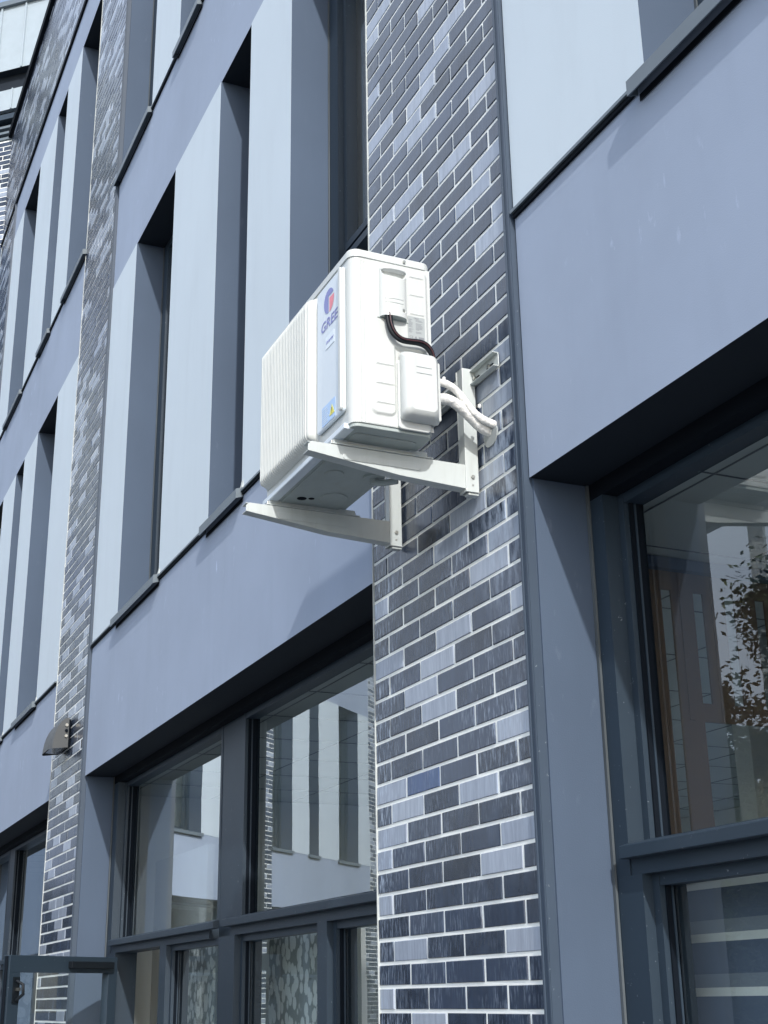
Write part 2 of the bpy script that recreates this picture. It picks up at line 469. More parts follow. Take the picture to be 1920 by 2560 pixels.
# ------------------------------------------------------------------ window / storefront builders
def upper_window(parent, x0, x1, z0, z1, T=None, lab=None, transom=None, sillend=True):
    """frame mesh with pane and sill children; reveal 0.19 deep"""
    y = .19
    f = MB(T)
    fw = min(.11, (x1 - x0) * .22)
    fr = .055
    # outer frame
    f.box((x0, y, z0), (x0 + fw, y + .10, z1), M['frame'])
    f.box((x1 - fr, y, z0), (x1, y + .10, z1), M['frame'])
    f.box((x0 + fw, y + .002, z1 - fr), (x1 - fr, y + .098, z1), M['frame'])
    f.box((x0 + fw, y + .002, z0), (x1 - fr, y + .098, z0 + fr), M['frame'])
    # stepped sash
    a, b_, c, d = x0 + fw, x1 - fr, z0 + fr, z1 - fr
    s = .03
    f.box((a, y + .03, c), (a + s, y + .08, d), M['frame'])
    f.box((b_ - s, y + .03, c), (b_, y + .08, d), M['frame'])
    f.box((a + s, y + .032, d - s), (b_ - s, y + .078, d), M['frame'])
    f.box((a + s, y + .032, c), (b_ - s, y + .078, c + s), M['frame'])
    if transom:
        f.box((a + s, y + .012, transom), (b_ - s, y + .082, transom + .035), M['frame'])
        f.box((a + s, y + .034, transom + .035), (b_ - s, y + .076, transom + .065), M['dark'])
        f.box((a + s, y + .022, transom + .065), (b_ - s, y + .080, transom + .10), M['frame'])
    # sealant bead in the corner of the reveal
    f.box((x0 + .0015, y - .006, z0), (x0 + .010, y - .001, z1), M['sealant'])
    fo = f.build('window', parent, label=lab)
    g = MB(T)
    g.add([(a + s, y + .062, c + s), (b_ - s, y + .062, c + s), (b_ - s, y + .062, d - s), (a + s, y + .062, d - s)], [(0, 1, 2, 3)], M['glass'])
    g.build('pane', fo)
    sl_ = MB(T)
    xe0, xe1 = x0 - .035, x1 + .02
    # pressed metal sill: sloping top, front lip, upturned ends
    sl_.prism([(-.040, z0 - .042), (-.036, z0 - .042), (-.034, z0 - .002), (y + .004, z0 + .012), (y + .004, z0 + .016), (-.040, z0 + .004)], xe0, xe1, M['sill'], 'x')
    sl_.prism([(-.040, z0 - .042), (-.0045, z0 - .030), (-.0045, z0 + .012), (-.040, z0 + .004)], xe0 - .002, xe0, M['sill'], 'x')
    sl_.prism([(-.040, z0 - .042), (-.0045, z0 - .030), (-.0045, z0 + .016), (-.040, z0 + .006)], xe1, xe1 + .003, M['sill'], 'x')
    sl_.box((xe0 + .004, -.0042 if z0 else 0, z0 - .052), (xe1 - .004, -.0035, z0 - .030), M['dark'])  # dark strip standing in for the contact shadow under the sill
    so = sl_.build('sill', fo)
    if sillend:
        ca = MB(T)
        ca.prism([(-.012, z0 + .016), (-.001, z0 + .07), (-.001, z0 + .014)], xe1 - .022, xe1 + .006, M['caulk'], 'x')
        ca.build('caulking', fo)
    return fo

def storefront(parent, x0, x1, zt, zb, left_w, mulls, tz, T=None, doorspan=None, lower_mulls=(), lab=None, ledges=(), left_low=None, mulls_low=None):
    """ground-floor glazing: big panes over a transom, small ones below"""
    y = .19
    f = MB(T)
    bk = y + .135
    hw = .05
    left_low = left_low or left_w
    mulls_low = mulls_low or mulls
    f.box((x0, y, tz - .072), (x0 + left_w, bk, zt - hw), M['frame'])
    f.box((x0, y + .0005, zb), (x0 + left_low, bk, tz - .072), M['frame'])
    f.box((x1 - .12, y, zb), (x1, bk, zt - hw), M['frame'])
    f.box((x0, y + .001, zt - hw), (x1, bk, zt - .0015), M['dark'])  # head beam coloured black for the shade below the soffit
    for a, b_ in mulls: f.box((a, y + .053, tz - .072), (b_, bk, zt - hw), M['frame'])
    for a, b_ in mulls_low: f.box((a, y, zb), (b_, bk, tz - .072), M['frame'])
    panes = []
    def sash(a, b_, c, d, s, y1, y2):
        f.box((a, y + y1, c), (a + s, y + y2, d), M['frame'])
        f.box((b_ - s, y + y1, c), (b_, y + y2, d), M['frame'])
        f.box((a + s, y + y1 + .002, d - s), (b_ - s, y + y2 - .002, d), M['frame'])
        f.box((a + s, y + y1 + .002, c), (b_ - s, y + y2 - .002, c + s * .7), M['frame'])
        f.box((a + s, y + y1 + .016, c + s * .7), (a + s + .006, y + y2 - .004, d - s), M['dark'])
        f.box((a + s, y + y1 + .030, c + s * .7), (a + s + .009, y + y1 + .036, d - s), M['frame'])
        panes.append((a + s + .004, b_ - s, c + s * .7, d - s, y + y2 - .012))
    xu = [x0 + left_w] + [q for ab in mulls for q in ab] + [x1 - .12]
    xl = [x0 + left_low] + [q for ab in mulls_low for q in ab] + [x1 - .12]
    for i in range(0, len(xu), 2):
        a, b_ = xu[i], xu[i + 1]
        sash(a, b_, tz, zt - hw, .028, .050, .117)
        f.box((a, y + .004, tz - .072), (b_, bk - .002, tz), M['frame'])          # transom
    for i in range(0, len(xl), 2):
        a, b_ = xl[i], xl[i + 1]
        lm = [(p, q) for p, q in lower_mulls if p > a and q < b_]
        xx = [a] + [q for ab in lm for q in ab] + [b_]
        for p, q in lm: f.box((p, y + .003, zb), (q, bk - .003, tz - .072), M['frame'])
        for i in range(0, len(xx), 2):
            if doorspan and abs(xx[i] - doorspan[0]) < .06: continue
            sash(xx[i], xx[i + 1], zb, tz - .072, .030, .030, .080)
    f.box((x0 + .0015, y - .008, zb), (x0 + .013, y - .001, zt - .002), M['sealant'])
    fo = f.build('storefront_window', parent, label=lab)
    for a, b_, c, d, yy in panes:
        g = MB(T)
        g.add([(a, yy, c), (b_, yy, c), (b_, yy, d), (a, yy, d)], [(0, 1, 2, 3)], M['glass'])
        g.build('pane', fo)
    for a, b_ in ledges:
        l = MB(T)
        l.prism([(y - .030, tz - .032), (y - .030, tz + .000), (y + .002, tz + .010), (y + .002, tz - .032)], a, b_, M['frame'], 'x')
        l.build('ledge', fo, bevel=.002)
    return fo

# ------------------------------------------------------------------ the building
GZ = -0.25
Z0, Z1, Z2, Z3, Z4, Z5, Z6 = 2.985, 3.850, 6.545, 7.475, 10.18, 10.67, 12.42
bld = empty('school_building', 'three-storey lavender and pale facade with dark glazed brick columns, filling the photo', 'building')

def wall(name, boxes, mat, parent, T=None, side=None, bot=None, label=None):
    b = MB(T)
    for a, c in boxes: b.box(a, c, mat, side, bot)
    return b.build(name, parent, label=label)

PB = .30
BAYS = [(-14.57, -9.95), (-8.82, -4.175), (-3.088, 1.55)]
offP = [(.70, 1.665), (2.60, 3.13), (3.757, 4.645)]
offQ = [(0.0, .95), (1.60, 2.15), (2.87, 3.765)]
win1 = {0: [(-14.57, -13.60), (-12.853, -12.39), (-11.71, -10.81)], 1: [(-8.12, -7.158), (-6.222, -5.69), (-5.065, -4.175)], 2: [(-2.388, -1.42), (-.49, .04), (.67, 1.55)]}
win2 = {0: [(-13.86, -12.915), (-11.965, -11.475), (-10.805, -9.95)], 1: [(-8.82, -7.882), (-7.20, -6.70), (-5.95, -5.06)], 2: [(-3.088, -2.14), (-1.48, -.93), (-.22, .67)]}

for bi, (x0, x1) in enumerate(BAYS):
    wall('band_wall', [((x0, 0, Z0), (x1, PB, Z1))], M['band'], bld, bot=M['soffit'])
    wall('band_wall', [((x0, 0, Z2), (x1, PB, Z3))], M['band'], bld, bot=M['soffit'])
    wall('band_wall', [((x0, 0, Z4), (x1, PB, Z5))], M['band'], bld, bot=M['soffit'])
    for (zz0, zz1, wins) in ((Z1, Z2, win1[bi]), (Z3, Z4, win2[bi])):
        xs = [x0] + [q for ab in wins for q in ab] + [x1]
        for i in range(0, len(xs), 2):
            if xs[i + 1] - xs[i] > .02:
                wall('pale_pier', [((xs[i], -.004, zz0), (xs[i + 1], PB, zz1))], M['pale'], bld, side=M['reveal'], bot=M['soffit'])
        # metal drip strips between sills
        for i in range(0, len(xs), 2):
            d = MB()
            if xs[i + 1] - xs[i] > .08:
                a = xs[i] + (.025 if i else .002); b_ = xs[i + 1] - .04
                if b_ > a:
                    d.prism([(-.018, zz0 - .006), (-.018, zz0 + .004), (-.001, zz0 + .010), (-.001, zz0 - .003)], a, b_, M['sill'], 'x')
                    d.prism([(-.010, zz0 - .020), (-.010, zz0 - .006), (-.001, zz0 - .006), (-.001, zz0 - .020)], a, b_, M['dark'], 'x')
            if d.v: d.build('drip_strip', bld)
        for wi, (a, b_) in enumerate(wins):
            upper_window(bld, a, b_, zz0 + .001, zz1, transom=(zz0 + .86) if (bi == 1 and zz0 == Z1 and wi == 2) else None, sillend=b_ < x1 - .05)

# jamb returns at ground level (pier sides visible beside the glazing)
for bi, (x0, x1) in enumerate(BAYS):
    jw = MB()
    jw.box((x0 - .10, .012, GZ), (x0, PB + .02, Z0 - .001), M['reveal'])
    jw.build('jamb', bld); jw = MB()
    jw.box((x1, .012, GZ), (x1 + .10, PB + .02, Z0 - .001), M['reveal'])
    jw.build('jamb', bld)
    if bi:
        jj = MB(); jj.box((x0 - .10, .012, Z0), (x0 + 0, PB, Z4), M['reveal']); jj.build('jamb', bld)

# columns
for (a, b_, ex, zt) in ((-15.66, -14.605, False, Z5), (-9.948, -8.865, False, Z5), (-4.170, -3.128, True, Z5), (1.555, 2.62, False, Z5)):
    c = brickwork('brick_column', bld, a, b_, GZ, zt, exact=ex, plight=.30 if not ex else .26, depth=.0028)
    t = MB()
    # right-hand metal corner trim with a raised bead, thin white trim at the left
    t.box((b_ + .001, -.016, GZ), (b_ + .034, .05, zt), M['trim'])
    t.box((b_ + .002, -.021, GZ), (b_ + .008, -.0165, zt), M['trim'])
    t.box((b_ + .027, -.019, GZ), (b_ + .033, -.0165, zt), M['trim'])
    t.build('edge_trim', c)
    t = MB(); t.box((a - .004, -.010, GZ), (a + .0005, .04, zt), M['caulk']); t.build('corner_bead', c)

brickwork('parapet', bld, -15.66, 2.7, Z5 + .05, Z6 - .12, plight=.3)
t = MB()
t.box((-15.66, -.05, Z6 - .12), (2.7, .40, Z6), M['dark'])
t.box((-15.66, -.02, Z5), (2.7, .06, Z5 + .05), M['dark'])
t.build('coping', bld)
# body behind
t = MB()
t.box((-15.66, .42, Z0 + .02), (2.7, .50, Z1 - .05), M['inwall'])
for za, zb in ((Z1, Z2), (Z3, Z4)):
    t.box((-15.66, 1.9, za), (2.7, 2.0, zb), M['curtain'])
t.box((-15.66, PB + .01, Z2), (2.7, 9, Z2 + .25), M['inwall'])
t.box((-15.66, PB + .01, Z3 - .2), (2.7, 9, Z3), M['inwall'])
t.box((-15.66, PB + .01, Z1 - .2), (2.7, 9, Z1), M['inwall'])
t.box((-15.66, PB + .01, Z4), (2.7, 9, Z4 + .3), M['inwall'])
t.box((-15.6, .45, Z5), (2.6, 9, Z6 - .3), M['cladding'])
t.box((-15.66, 9.0, 3.7), (2.7, 9.1, Z5), M['inwall'])
t.box((-15.70, .5, GZ), (-15.66, 9, Z5), M['inwall'])
t.box((2.7, .0, GZ), (2.8, 9, Z5), M['band'])
t.build('inner_wall', bld)
# ceilings of the ground floor rooms with tile grooves
ce = MB()
ce.box((-15.6, PB, 2.955), (2.6, 6.0, 2.98), M['ceil'])
for i in range(8):
    ce.box((-15.6, .42 + i * .6 - .002, 2.951), (2.6, .42 + i * .6 + .002, 2.9545), M['print_grey'])
for i in range(31):
    xx = -15.4 + i * .6
    ce.box((xx - .002, PB + .01, 2.9512), (xx + .002, 6.0, 2.9543), M['print_grey'])
ce.build('ceiling', bld)
iw = MB()
iw.box((-15.6, 5.0, GZ), (2.6, 5.1, .35), M['inwall'])  # rear wall left open above this strip to let sky light in
iw.box((-15.6, 5.0, 2.75), (2.6, 5.1, 2.95), M['inwall'])
iw.box((-9.5, PB + .03, GZ), (-9.35, 5.0, 2.95), M['inwall'])
iw.box((-4.3, 1.6, GZ), (-4.2, 5.0, 2.95), M['inwall'])
iw.box((-15.6, PB + .02, GZ), (2.6, 5.0, GZ + .03), M['floor'])
iw.box((-9.3, .62, GZ), (-8.1, .66, 2.5), M['inwall'])
iw.build('interior_wall', bld)

# ground-floor glazing
storefront(bld, -8.802, -4.175, Z0, GZ, .12, [(-6.655, -6.325)], 1.960, left_low=.25, mulls_low=[(-6.49, -6.25)], doorspan=(-8.552, -7.55), lower_mulls=[(-7.55, -7.42), (-5.215, -5.115)],
           ledges=[(-8.65, -6.491), (-6.36, -4.19)], lab='wide ground-floor glazing with one open door')
storefront(bld, -3.088, 1.55, Z0, GZ, .075, [(-1.30, -1.15)], 1.960, left_low=.125, ledges=[(-3.014, -1.301), (-1.17, 1.54)], lower_mulls=[(-.1, 0)])
storefront(bld, -14.57, -9.95, Z0, GZ, .14, [(-13.0, -12.76), (-11.2, -10.96)], 1.960, ledges=[(-14.4, -13.01), (-12.9, -11.21), (-11.1, -9.96)])

# open door leaf
hx, hy = -8.50, .175
dv = Vector((-8.0 - hx, -.543 - hy, 0)); L = dv.length; dv.normalize()
nv = Vector((-dv.y, dv.x, 0))
def TD(u, v, z): return (hx + dv.x * u + nv.x * v, hy + dv.y * u + nv.y * v, z)
ZD = 1.858
d = MB(TD)
d.box((0, -.025, GZ + .02), (.075, .025, ZD - .09), M['frame'])
d.box((L - .085, -.025, GZ + .02), (L, .025, ZD - .09), M['frame'])
d.box((0, -.025, ZD - .09), (L, .025, ZD), M['frame'])
d.box((.075, -.024, GZ + .02), (L - .085, .024, GZ + .16), M['frame'])
d.box((L, -.010, GZ + .02), (L + .008, .012, ZD - .004), M['dark'])
door = d.build('door', bld, bevel=.003, label='open glazed door leaf swung outwards')
g = MB(TD)
g.add([(.0765, 0, GZ + .161), (L - .0865, 0, GZ + .161), (L - .0865, 0, ZD - .091), (.0765, 0, ZD - .091)], [(0, 1, 2, 3)], M['glass'])
g.build('pane', door)
for sgn in (-1, 1):
    h = MB(TD)
    hz = ZD - .165
    h.box((L - .075, sgn * .027, hz - .085), (L - .030, sgn * .035, hz + .05), M['black'])
    pts = [TD(L - .05, sgn * .035, hz + .03), TD(L - .06, sgn * .075, hz + .01), TD(L - .06, sgn * .08, hz - .04), TD(L - .055, sgn * .036, hz - .07)]
    h.T = None; h.tube(pts, .009, M['black']); h.T = TD
    h.box((L - .062, sgn * .036, hz - .022), (L - .045, sgn * .060, hz - .006), M['steel'])
    h.build('handle', door)
c = MB(TD)
for sg in (1, -1):
    c.box((.06, sg * .026, ZD - .066), (.42, sg * .058, ZD - .028), M['black'])
    break
c.box((.06, -.026, ZD - .066), (.42, -.058, ZD - .028), M['black'])
c.build('door_closer', door, bevel=.003)
for hz in (ZD - .26, ZD - .31, ZD - .45, 1.1, .4):
    hh = MB(); hh.tube([(hx + .018, hy - .02, hz - .012), (hx + .018, hy - .02, hz + .012)], .010, M['steel']); hh.build('hinge', door)

# ------------------------------------------------------------------ far wing, meeting the facade at an obtuse corner
dd = Vector((-.677, -.736, 0)).normalized()
nn = Vector((-.736, .677, 0)).normalized()
def TW(t, v, z): return (-15.66 + dd.x * t + nn.x * v, dd.y * t + nn.y * v, z)
wing = empty('angled_wing', 'angled far wing topped with pale metal cladding, against the sky at the upper left', 'building')
W0, W1, W2, W3, W4, W5 = 2.93, 3.79, 6.42, 7.38, 10.1, 10.65
wall('corner_wall', [((0.0, -.002, GZ), (1.1, .3, 10.65))], M['reveal'], wing, T=TW)
WB = [(1.1, 5.25), (6.345, 10.02), (11.12, 15.0)]
WW1 = [[(1.7, 2.4), (3.50, 4.22)], [(6.345, 7.01), (7.62, 7.97), (8.77, 9.54)], [(11.9, 12.6), (13.6, 14.3)]]
for bi, (a, b_) in enumerate(WB):
    for z0, z1 in ((W0, W1), (W2, W3), (W4, W5)):
        wall('band_wall', [((a, 0, z0), (b_, .3, z1))], M['band'], wing, T=TW, bot=M['soffit'])
    for z0, z1 in ((W1, W2), (W3, W4)):
        xs = [a] + [q for ab in WW1[bi] for q in ab] + [b_]
        for i in range(0, len(xs), 2):
            if xs[i + 1] - xs[i] > .02:
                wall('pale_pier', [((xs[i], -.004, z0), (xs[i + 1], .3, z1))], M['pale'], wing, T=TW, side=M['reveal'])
        for p_, q_ in WW1[bi]:
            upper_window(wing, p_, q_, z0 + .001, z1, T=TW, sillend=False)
    storefront(wing, a, b_, W0, GZ, .14, [((a + b_) / 2 - .1, (a + b_) / 2 + .1)], 1.96, T=TW, ledges=[(a + .05, b_ - .05)])
for a, b_ in ((5.25, 6.345), (10.02, 11.12), (15.0, 16.0)):
    brickwork('brick_column', wing, a, b_, GZ, 12.28, T=TW, plight=.3)
brickwork('brick_parapet', wing, 0.0, 15.0, W5, 12.28, T=TW, plight=.3, xoff=0.0)
b = MB(TW)
b.box((-.6, .12, 12.28), (16.0, .14, 12.62), M['dark'])
for zz in (12.34, 12.43, 12.52):
    b.box((-.6, .03, zz), (16.0, .12, zz + .035), M['sill'])
b.build('louvre', wing)
b = MB(TW)
b.box((-2.6, .04, 12.82), (16.0, 8, 13.14), M['cladding'])
b.box((-2.6, -.02, 12.62), (16.0, .30, 12.70), M['frame'])
b.box((-2.6, .10, 12.70), (16.0, .30, 12.82), M['dark'])
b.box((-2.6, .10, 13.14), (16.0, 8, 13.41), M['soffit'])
b.build('cladding_band', wing)
b = MB(TW)
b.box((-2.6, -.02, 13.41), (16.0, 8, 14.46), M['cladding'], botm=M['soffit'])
x = -2.35
while x < 16:
    b.box((x, -.045, 13.405), (x + .022, -.0205, 14.46), M['cladding']); x += .38
x = -2.2
while x < 16:
    b.box((x, .02, 12.821), (x + .018, .0395, 13.139), M['cladding']); x += .38
b.build('roof_cladding', wing)
b = MB(TW)
b.box((-2.65, -.07, 14.46), (16.05, 8.05, 14.54), M['sill'])
b.build('roof_edge', wing)
b = MB(TW)
b.box((-.3, .45, W0 + .02), (16.0, 8, 12.6), M['inwall'])
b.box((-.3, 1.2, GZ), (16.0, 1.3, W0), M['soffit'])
b.box((-.3, .35, W0 - .03), (16.0, 8, W0), M['ceil'])
b.build('inner_wall', wing)

# ------------------------------------------------------------------ air conditioner
ac = empty('air_conditioner', 'white outdoor air conditioner unit hung high on the brick column', 'air conditioner')
AX0, AX1, AY0, AY1, AZ0, AZ1 = -4.000, -3.255, -.475, -.212, 3.140, 3.716
def sd(y, z):  # measured on a nominal side plane, moved to the true one
    return (y * .983 - .0317, 1.6 + (z - 1.6) * .983)

# cabinet body: rounded vertical corners
rc = .028
prof = rrect(AX0, AY0, AX1, AY1, rc, 6)
b = MB()
b.prism(prof, AZ0 + .012, AZ1 - .024, M['white'], 'z', smooth=False)
cab = b.build('cabinet', ac)
for pl in cab.data.polygons: pl.use_smooth = False
# side sheet with embossed pattern as a height field on the +x side
def sstep(a, b_, x):
    t = max(0, min(1, (x - a) / (b_ - a))); return t * t * (3 - 2 * t)
def rr_sdf(y, z, y0, y1, z0, z1, r):
    cy, cz = (y0 + y1) / 2, (z0 + z1) / 2
    qy = abs(y - cy) - (y1 - y0) / 2 + r; qz = abs(z - cz) - (z1 - z0) / 2 + r
    return math.hypot(max(qy, 0), max(qz, 0)) + min(max(qy, qz), 0) - r
Lu = (*sd(-.388, 3.437), *sd(-.200, 3.717)); Ll = (*sd(-.388, 3.214), *sd(-.311, 3.50))
ribs = []
for zz in (3.690, 3.628, 3.563): ribs.append((*sd(-.260, zz), *sd(-.214, zz)))
for zz in (3.376, 3.313, 3.250): ribs.append((*sd(-.374, zz), *sd(-.318, zz)))
cvY0, cvZ0 = sd(-.362, 3.530); cvY1, cvZ1 = sd(-.272, 3.702)
def hside(y, z):
    h = 0.0
    d1 = rr_sdf(y, z, Lu[0], Lu[2], Lu[1], Lu[3], .02)
    d2 = rr_sdf(y, z, Ll[0], Ll[2], Ll[1], Ll[3], .02)
    dl = min(d1, d2)
    h += .006 * (1 - sstep(-.005, .005, dl))
    for (ya, za, yb, zb) in ribs:
        if ya - .004 < y < yb + .004 and abs(z - za) < .008:
            e = sstep(ya - .004, ya + .002, y) * (1 - sstep(yb - .002, yb + .004, y))
            h += .0032 * e * (1 - sstep(.0008, .0030, abs(z - za)))
    # vertical folded seams
    for ys in (-.4405, -.4300):
        h -= .0025 * (1 - sstep(.001, .003, abs(y - ys))) * (1 if z < AZ1 - .04 else 0)
    return h
b = MB()
NY, NZ = 126, 250
ys = [AY0 + rc + (AY1 - .003 - AY0 - rc) * i / NY for i in range(NY + 1)]
zs = [AZ0 + .014 + (AZ1 - .026 - AZ0 - .014) * i / NZ for i in range(NZ + 1)]
vs = [(AX1 + .0006 + hside(y, z), y, z) for z in zs for y in ys]
fs = [(j * (NY + 1) + i, j * (NY + 1) + i + 1, (j + 1) * (NY + 1) + i + 1, (j + 1) * (NY + 1) + i) for j in range(NZ) for i in range(NY)]
b.add(vs, fs, M['white'], smooth=True)
b.build('side_panel', ac, recalc=False)

# lid
b = MB()
def ring(poly_fn, z): return [(x, y, z) for x, y in poly_fn]
lp = [(rrect(AX0 - .004, AY0 - .004, AX1 + .004, AY1 + .003, rc + .004, 6), AZ1 - .026),
      (rrect(AX0 - .004, AY0 - .004, AX1 + .004, AY1 + .003, rc + .004, 6), AZ1 - .006),
      (rrect(AX0 - .001, AY0 - .001, AX1 + .001, AY1 + .001, rc, 6), AZ1 - .001),
      (rrect(AX0 + .006, AY0 + .006, AX1 - .006, AY1 - .006, rc - .006, 6), AZ1 + .001)]
N = len(lp[0][0])
vs = []
for poly, z in lp: vs += [(x, y, z) for x, y in poly]
fs = [(l * N + i, l * N + (i + 1) % N, (l + 1) * N + (i + 1) % N, (l + 1) * N + i) for l in range(3) for i in range(N)]
b.add(vs, fs, M['white'], smooth=False)
b.add(vs, [tuple(range(3 * N, 4 * N)), tuple(range(N - 1, -1, -1))], M['white'])
lid = b.build('lid', ac)
b = MB()
yq, zq = sd(-.275, 3.743)
b.tube([(AX1 + .002, yq, AZ1 - .015), (AX1 + .010, yq, AZ1 - .015)], .0045, M['steel'])
b.build('screw', lid)

# electrical cover with scooped handle
b = MB()
NY, NZ = 90, 170
yc = (cvY0 + cvY1) / 2; hwid = (cvY1 - cvY0) / 2
def hcov(y, z):
    e = min(1, max(0, 1 - ((abs(y - yc) / hwid) ** 5)))
    arch = .020 + .007 * (1 - ((y - yc) / hwid) ** 2)
    top = 1 - sstep(cvZ1 - .010, cvZ1, z)
    h = arch * (e ** .5) * top
    # scoop: flat lip above, bowl below
    zt = cvZ1 - .014
    u = (y - yc) / (hwid * .94)
    if abs(u) < 1 and z < zt:
        dep = .030 * math.sqrt(max(0, 1 - u * u))
        if zt - z < dep + .02:
            h -= .019 * (1 - sstep(dep * .55, dep + .004, zt - z)) * min(1, (1 - u * u) * 2.5)
    for zr in (3.585, 3.572):
        zz = 1.6 + (zr - 1.6) * .983
        if abs(z - zz) < .003 and abs(y - yc + .004) < hwid * .68: h -= .0022 * (1 - sstep(.0006, .002, abs(z - zz)))
    ysc, zsc = sd(-.289, 3.553)
    rs = math.hypot(y - ysc, z - zsc)
    if rs < .007: h -= .010 * (1 - sstep(.004, .006, rs))
    return max(h, -.001)
ys = [cvY0 + (cvY1 - cvY0) * i / NY for i in range(NY + 1)]
zs = [cvZ0 + (cvZ1 - cvZ0) * i / NZ for i in range(NZ + 1)]
XB = AX1 + .006
vs = [(XB + hcov(y, z), y, z) for z in zs for y in ys]
fs = [(j * (NY + 1) + i, j * (NY + 1) + i + 1, (j + 1) * (NY + 1) + i + 1, (j + 1) * (NY + 1) + i) for j in range(NZ) for i in range(NY)]
b.add(vs, fs, M['white'], smooth=True)
# bottom cap
bot = [(XB, y, cvZ0) for y in ys]
b.add(bot + [vs[i] for i in range(NY + 1)], [(i, i + 1, NY + 2 + i, NY + 1 + i) for i in range(NY)], M['pan'])
b.box((XB - .001, cvY0 - .006, cvZ0 - .003), (XB + .003, cvY1 + .008, cvZ0), M['pan'])
b.build('electrical_cover', ac, recalc=False)

# valve cover on a flange
b = MB()
fy0, fz0 = sd(-.305, 3.174); fy1, _ = sd(-.200, 3.174); _, fz1 = sd(0, 3.40)
b.prism(rrect(fy0, fz0, fy1, fz1, .012), AX1 + .001, AX1 + .010, M['white'], 'x')
vf = b.build('valve_flange', ac, bevel=.003)
y0, z0 = sd(-.300, 3.200); y1, z1 = sd(-.172, 3.425)
NQ = 5
def vc_ring(p, iy, iz0, iz1, r): return [(AX1 + p, a - (p - .01) * .46, c_ - (p - .01) * .34) for a, c_ in rrect(y0 + iy * 1.6, z0 + iz0, y1 - iy * .3, z1 - iz1, r)]
rings = [vc_ring(.010, 0, 0, 0, .014), vc_ring(.030, .003, .006, .001, .016), vc_ring(.048, .010, .018, .003, .018), vc_ring(.056, .016, .028, .006, .018), vc_ring(.060, .022, .036, .012, .016)]
vs = [q for rg in rings for q in rg]; N = len(rings[0])
b = MB()
b.add(vs, [(l * N + i, l * N + (i + 1) % N, (l + 1) * N + (i + 1) % N, (l + 1) * N + i) for l in range(len(rings) - 1) for i in range(N)], M['white'], smooth=True)
b.add(vs, [tuple(range((len(rings) - 1) * N, len(rings) * N))], M['white'], smooth=True)
for zz in (3.388, 3.368):
    ya, za = sd(-.245, zz - .012); yb, _ = sd(-.195, zz)
    ya -= .023; yb -= .023; za -= .017
    b.box((AX1 + .0600, ya, za - .001), (AX1 + .0612, yb, za + .001), M['label_grey'])
vc = b.build('valve_cover', ac)
b = MB()
b.prism(rrect(y1 - .014, z0 + .012, y1 + .003, z1 - .020, .006), AX1 - .03, AX1 + .020, M['white'], 'x')
b.build('valve_plate', vc, bevel=.003)

# grille: vertical fins on the front
gx0, gx1, gz0, gz1 = -3.978, -3.512, 3.185, 3.682
b = MB()
pitch = .0145
nx = int((gx1 - gx0) / pitch * 12)
zr = [0, .006, .014, .022, .030, .042, .06]
H = gz1 - gz0
zs = [gz0 + q for q in zr] + [gz0 + .1 + (H - .2) * i / 4 for i in range(5)] + [gz1 - q for q in reversed(zr)]
xs = [gx0 + (gx1 - gx0) * i / nx for i in range(nx + 1)]
def hgr(x, z):
    ex = min(x - gx0, gx1 - x); ez = min(z - gz0, gz1 - z)
    prof = math.sqrt(max(0, 1 - (1 - min(1, ex / .022)) ** 2)) * math.sqrt(max(0, 1 - (1 - min(1, ez / .030)) ** 2))
    cor = 1.0
    if ex < .03 and ez < .03:
        dcn = math.hypot(.03 - ex, .03 - ez)
        cor = 1 - sstep(.022, .031, dcn)
    wv = (.5 + .5 * math.cos(2 * math.pi * (x - gx0) / pitch))
    fin = .0085 * min(1, wv * 1.6) ** .7 if (ex > .020 and ez > .006) else .006
    return (.026 * prof * cor + (fin if ex > .020 else .006) * prof) 
vs = [(x, AY0 - .0005 - hgr(x, z), z) for z in zs for x in xs]
fs = [(j * (nx + 1) + i, j * (nx + 1) + i + 1, (j + 1) * (nx + 1) + i + 1, (j + 1) * (nx + 1) + i) for j in range(len(zs) - 1) for i in range(nx)]
b.add(vs, fs, M['white2'], smooth=True)
b.build('grille', ac, recalc=False, label='cream white ribbed grille')

# front right panel and folded edges
b = MB()
b.prism(rrect(-3.500, 3.196, -3.292, 3.672, .012), AY0 - .0004, AY0 - .012, M['frontpanel'], 'y')
fp = b.build('front_panel', ac, bevel=.005)
b = MB()
b.prism(rrect(-3.312, 3.200, -3.292, 3.668, .008), AY0 - .012, AY0 - .020, M['white'], 'y')
b.build('front_ridge', fp, bevel=.003)

# logo disc and letters
ly = AY0 - .0125
def disc_part(cx, cz, r, keep, mat, name, par):
    bm = bmesh.new()
    n_ = 36
    N_ = 40
    # fine grid clipped to a disc region
    vs = {}; st = 2 * r / N_
    b = MB()
    for i in range(N_):
        for j in range(N_):
            x_ = -r + (i + .5) * st; z_ = -r + (j + .5) * st
            if math.hypot(x_, z_) <= r and keep(x_ / r, z_ / r):
                b.add([(cx + x_ - st / 2, ly - .0003, cz + z_ - st / 2), (cx + x_ + st / 2, ly - .0003, cz + z_ - st / 2), (cx + x_ + st / 2, ly - .0003, cz + z_ + st / 2), (cx + x_ - st / 2, ly - .0003, cz + z_ + st / 2)], [(0, 1, 2, 3)], mat)
    bm.free()
    return b.build(name, par, recalc=False)
cx, cz, rr = -3.397, 3.605, .040
disc_part(cx, cz, rr, lambda a, c_: not (a > -.12 and c_ < .38) , M['blue_ink'], 'logo_arc', fp)
disc_part(cx, cz, rr, lambda a, c_: a > .10 and c_ < .20, M['red_ink'], 'logo_quarter', fp)

